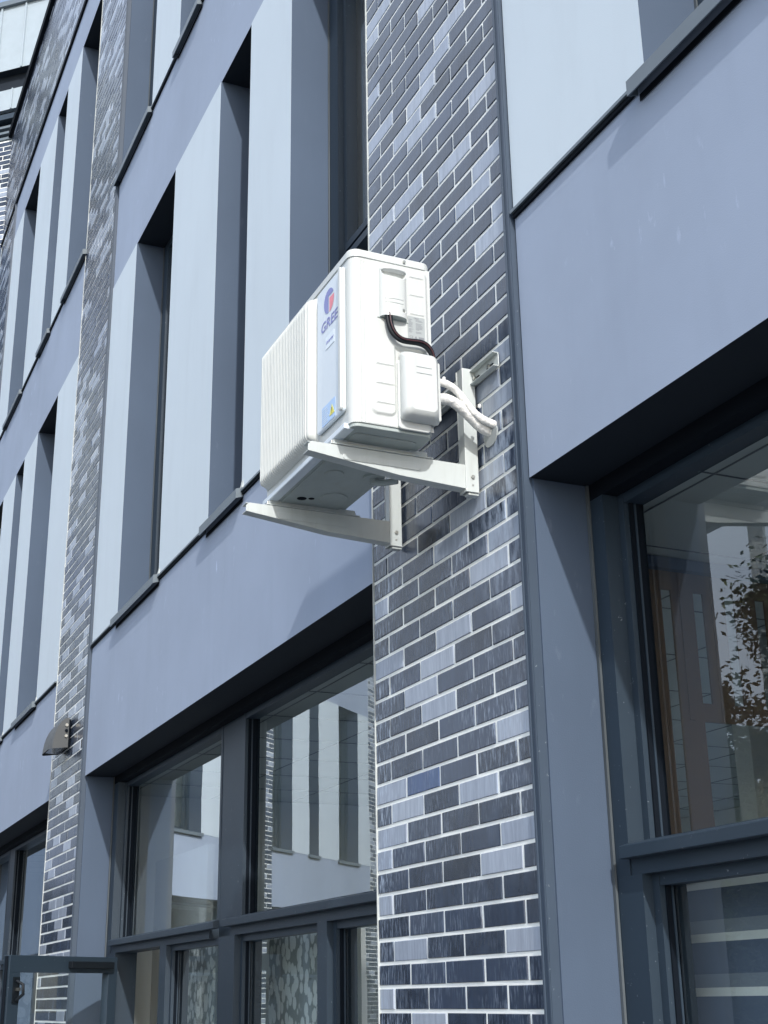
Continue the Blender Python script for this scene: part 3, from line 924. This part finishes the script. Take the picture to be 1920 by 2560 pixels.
def text(s, size, mat, origin, ux, uz, name, par, shear=0.0, bold=0.0, sx=1.0):
    cu = bpy.data.curves.new(name, 'FONT'); cu.body = s; cu.size = size; cu.shear = shear; cu.offset = bold; cu.extrude = 0.0002
    cu.align_x = 'CENTER'
    cu.resolution_u = 3
    to = bpy.data.objects.new(name, cu); COL.objects.link(to)
    dg = bpy.context.evaluated_depsgraph_get()
    me = bpy.data.meshes.new_from_object(to.evaluated_get(dg))
    bpy.data.objects.remove(to)
    ux = Vector(ux); uz = Vector(uz); nz = ux.cross(uz)
    for vtx in me.vertices:
        vtx.co = Vector(origin) + ux * vtx.co.x * sx + uz * vtx.co.y + nz * vtx.co.z
    me.materials.clear(); me.materials.append(mat)
    o = bpy.data.objects.new(name, me); COL.objects.link(o)
    if par: o.parent = par
    return o
text('GREE', .047, M['blue_ink'], (-3.397, ly - .0004, 3.518), (1, 0, 0), (0, 0, 1), 'brand_lettering', fp, shear=.15, bold=.0006, sx=1.22)
# small sticker
b = MB(); b.prism(rrect(-3.424, 3.448, -3.356, 3.490, .003), ly, ly - .0008, M['label_white'], 'y'); stk = b.build('sticker', fp)
text('inverter', .018, M['blue_ink'], (-3.390, ly - .0012, 3.464), (1, 0, 0), (0, 0, 1), 'script', stk, shear=.4)
# warning label
b = MB(); b.prism(rrect(-3.452, 3.204, -3.350, 3.266, .002), ly, ly - .0008, M['label_blue'], 'y'); wl = b.build('warning_label', fp)
b = MB()
b.prism([(-3.392, 3.218), (-3.354, 3.218), (-3.373, 3.250)], ly - .0009, ly - .0016, M['yellow'], 'y')
b.build('hazard_triangle', wl)
b = MB()
b.prism([(-3.375, 3.240), (-3.371, 3.240), (-3.372, 3.228), (-3.374, 3.228)], ly - .0017, ly - .0020, M['black'], 'y')
b.box((-3.3745, ly - .0020, 3.2225), (-3.3715, ly - .0017, 3.2255), M['black'])
for i in range(7):
    b.box((-3.446, ly - .0013, 3.212 + i * .0072), (-3.446 + random.uniform(.035, .05), ly - .0009, 3.2138 + i * .0072), M['label_white'])
b.build('label_text', wl)

# nameplate on the side
XS = AX1 + .0075
y0, z0 = sd(-.268, 3.476); y1, z1 = sd(-.211, 3.553)
b = MB(); b.box((XS, y0, z0), (XS + .0008, y1, z1), M['label_grey']); npl = b.build('nameplate', ac)
b = MB()
rn = random.Random(3)
for i in range(13):
    zz = z1 - .012 - i * .0035
    if rn.random() < .85: b.box((XS + .0009, y0 + .003, zz), (XS + .0011, y0 + .003 + rn.uniform(.006, .016), zz + .0013), M['print_grey'])
    if rn.random() < .9: b.box((XS + .0009, y0 + .026, zz), (XS + .0011, y0 + .026 + rn.uniform(.01, .026), zz + .0013), M['print_grey'])
b.box((XS + .0009, y1 - .021, z0 + .003), (XS + .0011, y1 - .003, z0 + .010), M['print_grey'])
b.prism([(y0 + .021, z0 + .003), (y0 + .031, z0 + .003), (y0 + .026, z0 + .012)], XS + .0009, XS + .0011, M['print_grey'], 'x')
b.build('fine_print', npl)
text('GREE', .007, M['print_grey'], (XS + .0010, (y0 + y1) / 2, z1 - .008), (0, 1, 0), (0, 0, 1), 'print_name', npl)
text('CE', .011, M['print_grey'], (XS + .0010, y0 + .011, z0 + .003), (0, 1, 0), (0, 0, 1), 'print_mark', npl)

# power cables: black pair with a dark red strand
cp = [(-.344, 3.540), (-.343, 3.530), (-.341, 3.505), (-.333, 3.478), (-.318, 3.460), (-.298, 3.451), (-.270, 3.452), (-.240, 3.454), (-.218, 3.448), (-.204, 3.434), (-.196, 3.420), (-.192, 3.404)]
def smooth(pts, it=2):
    for _ in range(it):
        q = [pts[0]]
        for a, b_ in zip(pts[:-1], pts[1:]):
            q.append(tuple(x * .75 + y * .25 for x, y in zip(a, b_))); q.append(tuple(x * .25 + y * .75 for x, y in zip(a, b_)))
        q.append(pts[-1]); pts = q
    return pts
for k, (dz, dx, mat, rad) in enumerate(((0, 0, 'black', .0062), (.011, .004, 'black', .0058), (.006, .010, 'wire_red', .0018))):
    pts = []
    for i, (y, z) in enumerate(cp):
        yy, zz = sd(y, z)
        t_ = i / (len(cp) - 1)
        pts.append((AX1 + .020 + dx + .006 * math.sin(t_ * 3.1), yy + dz * (1 - t_) * .9, zz + dz * t_))
    b = MB(); b.tube(smooth(pts), rad, M[mat]); b.build('power_cable', ac)

# bottom pan, feet, holes, drain
b = MB()
b.prism(rrect(AX0 + .004, AY0 + .004, AX1 - .004, AY1 - .004, .024), AZ0, AZ0 + .013, M['pan'])
pan = b.build('base_pan', ac, bevel=.002)
b = MB()
b.prism(rrect(AX0 + .05, AY0 + .03, AX1 - .05, AY1 - .03, .02), AZ0 - .004, AZ0 + .0005, M['pan'])
for (cx_, cy_, r1) in ((-3.82, -.30, .045), (-3.62, -.38, .03), (-3.50, -.30, .05)):
    b.tube([(cx_, cy_, AZ0 - .008), (cx_, cy_, AZ0 + .001)], r1, M['pan'], 20)
b.build('pressed_relief', pan, bevel=.002)
b = MB()
b.tube([(-3.865, -.395, AZ0 - .0046), (-3.865, -.395, AZ0 + .002)], .016, M['dark'], 18)
b.tube([(-3.855, -.365, AZ0 - .0046), (-3.855, -.365, AZ0 + .002)], .010, M['dark'], 18)
b.build('drain_hole', pan)
# front bottom rail (white folded edge)
b = MB()
b.box((AX0 + .01, AY0 - .012, AZ0 - .002), (AX1 - .03, AY0 + .020, AZ0 + .016), M['frontpanel'])
b.build('bottom_rail', pan, bevel=.003)
b = MB()
dxp, dyp = -3.60, -.255
b.tube([(dxp, dyp, AZ0 - .012), (dxp, dyp, AZ0)], .034, M['pan'], 20)
b.tube([(dxp, dyp, AZ0 - .03), (dxp, dyp, AZ0 - .010)], .012, M['pan'])
b.tube(smooth([(dxp, dyp, AZ0 - .024), (dxp + .02, dyp + .02, AZ0 - .030), (dxp + .055, dyp + .055, AZ0 - .030)]), .010, M['pan'])
b.build('drain_elbow', pan)
b = MB()
for a_, c_ in ((AX0 + .05, AX0 + .11), (AX1 - .17, AX1 - .11)):
    pass
b = MB()
for xf in (-3.935, -3.380):
    b = MB()
    b.box((xf - .030, AY0 - .022, 3.1185), (xf + .022, AY1 + .045, 3.1225), M['bracket'])
    b.box((xf - .018, AY0 - .010, 3.1225), (xf + .012, AY1 + .03, AZ0 + .001), M['bracket'])
    ft = b.build('foot', ac, bevel=.0015)
    b = MB()
    for yy in (AY0 - .012, AY1 + .033):
        b.tube([(xf, yy, 3.11), (xf, yy, 3.137)], .0038, M['steel'])
        b.tube([(xf, yy, 3.1226), (xf, yy, 3.1285)], .0085, M['steel'], 6)
    b.build('bolt', ft)

# ------------------------------------------------------------------ wall bracket
br = empty('wall_bracket', 'off-white steel bracket under the air conditioner, bolted to the brick column', 'bracket')
AT = 3.117
for xo in (-3.360, -3.914):
    b = MB()
    th = .003
    # web: facing +x, tapering toward the tip
    yt, yb_ = -.568, -.040
    web = [(yb_, AT), (yt + .012, AT), (yt, AT - .010), (yt, AT - .030), (yt + .10, AT - .042), (yt + .29, AT - .066), (yb_, AT - .078)]
    b.prism(web, xo - th, xo, M['bracket'], 'x')
    b.box((xo - .040, yt + .0, AT - th), (xo - th, yb_, AT), M['bracket'])
    b.prism([(yt, AT - .030), (yt + .10, AT - .042), (yt + .29, AT - .066), (yb_, AT - .078), (yb_, AT - .075), (yt + .29, AT - .063), (yt + .10, AT - .039), (yt, AT - .027)], xo - .040, xo - th, M['bracket'], 'x')
    b.box((xo - .040, yt + .02, AT - .020), (xo - .040 + th, yb_, AT - .004), M['bracket'])
    # pressed stiffener
    b.prism(rrect(-.46, AT - .043, -.21, AT - .020, .009), xo, xo + .0022, M['bracket'], 'x')
    b.build('arm', br, bevel=.0012)
    b = MB()
    zt, zb = 3.44, 3.030
    b.box((xo - .036, -.060, zb), (xo + .0035, -.0565, zt), M['bracket'])           # front web seen edge-on
    b.box((xo + .0005, -.060, zb), (xo + .0038, -.016, zt), M['bracket'])          # right flange
    b.box((xo - .036, -.060, zb), (xo - .0325, -.016, zt), M['bracket'])
    b.box((xo - .012, -.030, zb), (xo + .0005, -.027, zt), M['bracket'])
    po = b.build('post', br, bevel=.0012)
    b = MB()
    for zz, r1 in ((3.078, .0065), (3.052, .0035)):
        b.tube([(xo + .0038, -.037, zz), (xo + .0085 if r1 > .004 else xo + .0048, -.037, zz)], r1, M['steel'], 6)
    b.build('bolt', po)
    b = MB()
    b.box((xo - .030, -.050, zb - .008), (xo - .002, -.0135, zb + .004), M['bracket'])
    b.build('end_cap', po, bevel=.003)
b = MB()
rz0, rz1 = 3.385, 3.432
b.box((-4.02, -.018, rz0), (-3.205, -.0135, rz0 + .006), M['bracket'])
b.box((-4.02, -.018, rz1 - .006), (-3.205, -.0135, rz1), M['bracket'])
# channel: flanges stand out from the wall, back plate against the brick
b.box((-4.02, -.034, rz0), (-3.205, -.0180, rz0 + .003), M['bracket'])
b.box((-4.02, -.034, rz1 - .003), (-3.205, -.0180, rz1), M['bracket'])
b.box((-4.02, -.016, rz0 + .006), (-3.205, -.0135, rz1 - .006), M['bracket'])
b.build('rail', br, bevel=.001)
b = MB()
for xx in (-3.255, -3.345):
    b.prism(rrect(xx - .022, 3.402, xx + .022, 3.410, .0038), -.0165, -.0172, M['dark'], 'y')
    b.tube([(xx, -.017, 3.406), (xx, -.026, 3.406)], .006, M['steel'], 6)
b.build('slot', br)

# ------------------------------------------------------------------ refrigerant pipes
def wob(pts, rad, seed, amt=.0016):
    rn = random.Random(seed); out = []
    for i, p_ in enumerate(pts): out.append(rad * (1 + rn.uniform(-.03, .05)))
    return out
up = smooth([(-3.275, -.215, 3.322), (-3.275, -.185, 3.334), (-3.275, -.150, 3.331), (-3.275, -.115, 3.308), (-3.272, -.088, 3.268), (-3.268, -.062, 3.240), (-3.262, -.030, 3.222), (-3.252, .06, 3.200)], 3)
lo = smooth([(-3.280, -.215, 3.268), (-3.280, -.180, 3.283), (-3.282, -.140, 3.283), (-3.284, -.100, 3.262), (-3.286, -.070, 3.238), (-3.290, -.035, 3.212), (-3.290, .06, 3.185)], 3)
b = MB(); b.tube(up, wob(up, .0115, 1), M['tape'], 14)
b.build('insulated_pipe', None, label='upper, thinner white taped pipe between the air conditioner and the brick column', cat='pipe', group='taped pipes behind the air conditioner')
b = MB(); b.tube(lo, wob(lo, .0165, 2), M['tape'], 14)
b.build('insulated_pipe', None, label='lower, thicker white taped pipe bending from the air conditioner into the brick column', cat='pipe', group='taped pipes behind the air conditioner')
for k_, (x, y, z) in enumerate(((-3.27, -.168, 3.342), (-3.262, -.055, 3.268))):
    tb = MB(); tb.tube([(x, y, z - .004), (x, y, z), (x, y, z + .006), (x, y, z + .009)], [.002, .0055, .0055, .002], M['tape'], 8)
    tb.build('tape_end', bpy.data.objects['insulated_pipe'])
b = MB()
hp = [(-3.283 + .040 * math.cos(a) * (1 + .08 * math.sin(3 * a)), 3.188 + .036 * math.sin(a) * (1 + .1 * math.cos(2 * a))) for a in [2 * math.pi * i / 24 for i in range(24)]]
b.prism(hp, -.0112, -.0005, M['label_grey'], 'y')
b.build('pipe_collar', bld)

# ------------------------------------------------------------------ wall lamp on the left brick column
lm = empty('wall_lamp', 'dark grey hooded wall lamp on the left brick column', 'lamp')
b = MB()
lx0, lx1 = -9.62, -9.30
zb, zt = 3.235, 3.455
prof = [(-.045, zb + .012), (-.150, zb), (-.148, zb + .03), (-.142, zb + .07), (-.130, zb + .115), (-.112, zb + .155), (-.088, zb + .188), (-.060, zb + .210), (-.028, zt)]
prof += [(-.028, zb + .012)]
N = len(prof)
secs = [(lx0, .86), (lx0 + .03, .96), (lx0 + .07, 1.0), (lx1 - .07, 1.0), (lx1 - .03, .96), (lx1, .86)]
vs = []
for xx, sc in secs:
    for y, z in prof:
        vs.append((xx, -.028 + (y + .028) * sc, z))
b.add(vs, [(s * N + i, s * N + (i + 1) % N, (s + 1) * N + (i + 1) % N, (s + 1) * N + i) for s in range(5) for i in range(N) if i not in (0, N - 1)], M['lamp'])
b.add(vs, [tuple(range(N)), tuple(range(5 * N + N - 1, 5 * N - 1, -1))], M['lamp'])
b.build('lamp_hood', lm)
b = MB(); b.box((lx0 + .03, -.13, zb + .012), (lx1 - .02, -.035, zb + .022), M['lampglass']); b.build('lens', lm)
b = MB(); b.prism([(lx0 + .01, -.028), (lx1 - .01, -.028), (lx1 - .02, -.0125), (lx0 + .02, -.0125)], zb + .02, zt - .01, M['dark'], 'z'); b.build('back_plate', lm)
for zz, mt in ((zb + .165, 'steel'), (zb + .128, 'dark'), (zb + .090, 'steel')):
    b = MB(); b.tube([(lx1 - .001, -.045, zz), (lx1 + .010, -.045, zz)], .0105, M[mt], 12); b.build('bolt', lm)

# ------------------------------------------------------------------ things seen through the glass
# roller blind with stripes behind the lower right pane
bl = empty('roller_blind', 'striped slate and pale roller blind behind the lower right window', 'blind')
yb_ = .40
stripes = []
z = 1.93
per = .1315
segs = []
k = 0
base = 1.855
while base > GZ:
    segs.append((base, base + .021, 'blind_light'))          # pale stripe
    segs.append((base - .078, base, 'blind_dark'))
    segs.append((base - .1105, base - .078, 'blind_mid'))
    base -= .1315
M['blind_mid'] = paint('mid_blind_fabric', (.22, .26, .31), .9, .08)
b = MB()
b.box((-3.085, yb_, 1.876), (-1.45, yb_ + .003, 1.93), M['blind_mid'])
for z0, z1, mt in segs:
    b.box((-3.085, yb_, z0), (-1.45, yb_ + .003, z1), M[mt])
b.build('blind_fabric', bl)
b = MB(); b.tube([(-3.085, yb_ + .02, 1.95), (-1.45, yb_ + .02, 1.95)], .022, M['blind_dark']); b.build('roller_tube', bl)
b = MB()
for i in range(150):
    z = 1.77 - i * .0115
    b.box((-3.0895, yb_ - .012, z), (-3.0845, yb_ - .007, z + .005), M['caulk'])
b.build('bead_chain', bl)
# brown post beside the blind
# slotted brown timber partition deeper in the right-hand room
tp = MB()
XPn = -3.50
zt, zbt = 2.912, GZ
y = .36
TH = .008
slots = [(.722 + .1275 * i, .722 + .1275 * i + .040) for i in range(30)]
ylast = .36
for i, (a, c_) in enumerate(slots):
    zlo = zbt if i == 0 else 2.418
    if i == 0:
        tp.box((XPn - TH, ylast, zbt), (XPn, a, zt), M['wood'])
        tp.box((XPn - TH, a, 2.848), (XPn, c_, zt), M['wood'])
        tp.box((XPn - TH, c_, zbt), (XPn, .850, 2.418), M['wood'])
        tp.box((XPn - TH, c_, 2.418), (XPn, slots[1][0], zt), M['wood'])
    else:
        tp.box((XPn - TH, a, 2.848), (XPn, c_, zt), M['wood'])
        tp.box((XPn - TH, a, 2.418), (XPn, c_, 2.478), M['wood'])
        nx_ = slots[i + 1][0] if i < 29 else 4.9
        tp.box((XPn - TH, c_, 2.418), (XPn, nx_, zt), M['wood'])
    ylast = c_
# raised vertical boards between the slots
for i in range(30):
    m_ = slots[i][1] + .030
    tp.box((XPn, m_, 2.42), (XPn + .005, m_ + .020, zt - .002), M['wood'])
tp.build('timber_screen', None, label='brown timber screen with tall narrow slots inside the right-hand room', cat='screen')
b = MB()
b.box((-3.62, .34, 2.912), (-3.47, 5.0, 2.95), M['blind_dark'])
b.build('interior_wall', bld)
b = MB()
b.box((-3.18, .44, GZ), (-3.10, .47, 1.93), M['wood'])
b.build('timber_post', bld)
# pebble screens behind the door bay
for k, (x0, x1, z1, lab) in enumerate(((-7.98, -7.40, 1.93, 'narrow pebble-pattern screen behind the small pane left of the broad mullion'), (-6.50, -5.62, 1.93, 'widest pebble-pattern screen behind the middle lower pane'), (-5.16, -4.86, 1.93, 'pebble-pattern screen behind the lower pane next to the brick column'))):
    b = MB(); b.box((x0, .45, GZ + .4), (x1, .465, z1), M['pebble'])
    b.build('patterned_screen', None, label=lab, cat='screen', group='pebble-pattern screens inside the ground floor')
# upper curtain
b = MB()
n_ = 120
vs = []
for i in range(n_ + 1):
    x = -5.02 + .86 * i / n_
    y = .36 + .018 * math.sin(i * .9) + .008 * math.sin(i * 2.3)
    vs += [(x, y, 3.9), (x, y, 6.52)]
b.add(vs, [(2 * i, 2 * i + 2, 2 * i + 3, 2 * i + 1) for i in range(n_)], M['curtain'], smooth=True)
co = b.build('curtain', None, recalc=False, label='grey-brown curtain in the upper window beside the brick column', cat='curtain')
so = co.modifiers.new('s', 'SOLIDIFY'); so.thickness = .002

# ------------------------------------------------------------------ surroundings seen only as reflections
def tree(loc, h, rad, lab, seed, nleaf=80000):
    rn = random.Random(seed)
    t = empty('leafy_tree', lab, 'tree')
    b = MB()
    x, y, z = loc
    b.tube(smooth([(x, y, z), (x + .05, y, z + h * .3), (x - .05, y + .08, z + h * .6), (x, y, z + h * .85)], 2), [.16 * (1 - .75 * i / 15) for i in range(16)], M['bark'])
    cl = []
    for i in range(120):
        a = rn.uniform(0, 6.28); e = rn.uniform(-1.3, 1.2); q = rad * rn.uniform(.35, 1.0)
        c_ = Vector((x + math.cos(a) * math.cos(e) * q, y + math.sin(a) * math.cos(e) * q, z + h * .56 + math.sin(e) * h * .40))
        cl.append((c_, rn.uniform(.35, .75)))
        s0 = Vector((x, y, z + h * rn.uniform(.35, .6)))
        b.tube([s0, (s0 + c_) / 2 + Vector((0, 0, .15)), c_], [.05, .03, .012], M['bark'], 6)
    b.build('trunk', t)
    b = MB()
    for i in range(nleaf):
        c_, rr_ = rn.choice(cl)
        d_ = Vector((rn.gauss(0, 1), rn.gauss(0, 1), rn.gauss(0, .8))).normalized() * rr_ * rn.random() ** .4
        p_ = c_ + d_
        u = Vector((rn.gauss(0, 1), rn.gauss(0, 1), rn.gauss(0, .6))).normalized() * .040
        v_ = u.cross(Vector((rn.gauss(0, 1), rn.gauss(0, 1), 1))).normalized() * .018
        b.add([p_ - u, p_ + v_, p_ + u, p_ - v_], [(0, 1, 2, 3)], M['leaf'], rn.random())
    for i in range(nleaf // 5):
        c_, rr_ = rn.choice(cl)
        p_ = c_ + Vector((rn.gauss(0, 1), rn.gauss(0, 1), rn.gauss(0, .8))).normalized() * rr_ * .55 * rn.random() ** .5
        u = Vector((rn.gauss(0, 1), rn.gauss(0, 1), rn.gauss(0, .6))).normalized() * .085
        v_ = u.cross(Vector((rn.gauss(0, 1), rn.gauss(0, 1), 1))).normalized() * .05
        b.add([p_ - u, p_ + v_, p_ + u, p_ - v_], [(0, 1, 2, 3)], M['leaf'], .01 + .3 * rn.random())
    b.build('crown', t, recalc=False)
tree((-8.6, -7.0, GZ), 6.5, 2.35, 'leafy green tree reflected in the large right-hand window', 5)
pv = empty('pavilion', 'white flat-roofed pavilion reflected at the top of the right-hand window', 'building')
a0 = Vector((-13.45, -8.65, 0)); a1 = Vector((-9.4, -12.2, 0)); pd = (a1 - a0).normalized(); pn = Vector((-pd.y, pd.x, 0))
if pn.dot(Vector((1, 1, 0))) > 0: pn = -pn
def TP(u, v, z): return (a0.x + pd.x * u + pn.x * v, a0.y + pd.y * u + pn.y * v, z)
b = MB(TP)
b.box((0, 0, 7.62), (7.0, .7, 8.3), M['white'], botm=M['ceil'])
b.box((-.1, -.12, 7.72), (7.1, 0, 7.98), M['white'])
b.build('roof', pv)
for u in (.3, 6.7):
    for v_ in (.35,):
        b = MB(TP); b.box((u - .1, v_ - .1, GZ), (u + .1, v_ + .1, 7.62), M['white']); b.build('post', pv)

# belt of shrubs and small trees added across the courtyard to darken low reflections
rn = random.Random(11)
b = MB()
pa = Vector((-36, -13, 0)); pb = Vector((4, -27, 0))
for i in range(60000):
    t_ = rn.random()
    q = pa.lerp(pb, t_)
    hmax = 5.0 + 1.1 * math.sin(t_ * 23) + .7 * math.sin(t_ * 61 + 1)
    p_ = Vector((q.x + rn.uniform(-1.2, 1.2), q.y + rn.uniform(-1.2, 1.2), GZ + hmax * rn.random() ** .8))
    u = Vector((rn.gauss(0, 1), rn.gauss(0, 1), rn.gauss(0, .6))).normalized() * .13
    v_ = u.cross(Vector((rn.gauss(0, 1), rn.gauss(0, 1), 1))).normalized() * .08
    b.add([p_ - u, p_ + v_, p_ + u, p_ - v_], [(0, 1, 2, 3)], M['leaf'], rn.random() * .7)
for i in range(60):
    q = pa.lerp(pb, (i + .5) / 60)
    hh = 4.4 + .9 * math.sin(i / 60 * 23) + .5 * math.sin(i)
    b.box((q.x - .5, q.y - .5, GZ), (q.x + .5, q.y + .5, GZ + hh), M['leaf'])
b.build('added_shrubbery', None, recalc=False, kind='stuff', label='dense dark green belt of shrubs added across the courtyard to darken reflections', cat='added_shrubbery')

# ------------------------------------------------------------------ ground
b = MB()
b.add([(-300, -300, GZ), (300, -300, GZ), (300, 300, GZ), (-300, 300, GZ)], [(0, 1, 2, 3)], M['paving'])
b.build('ground', None, kind='structure')
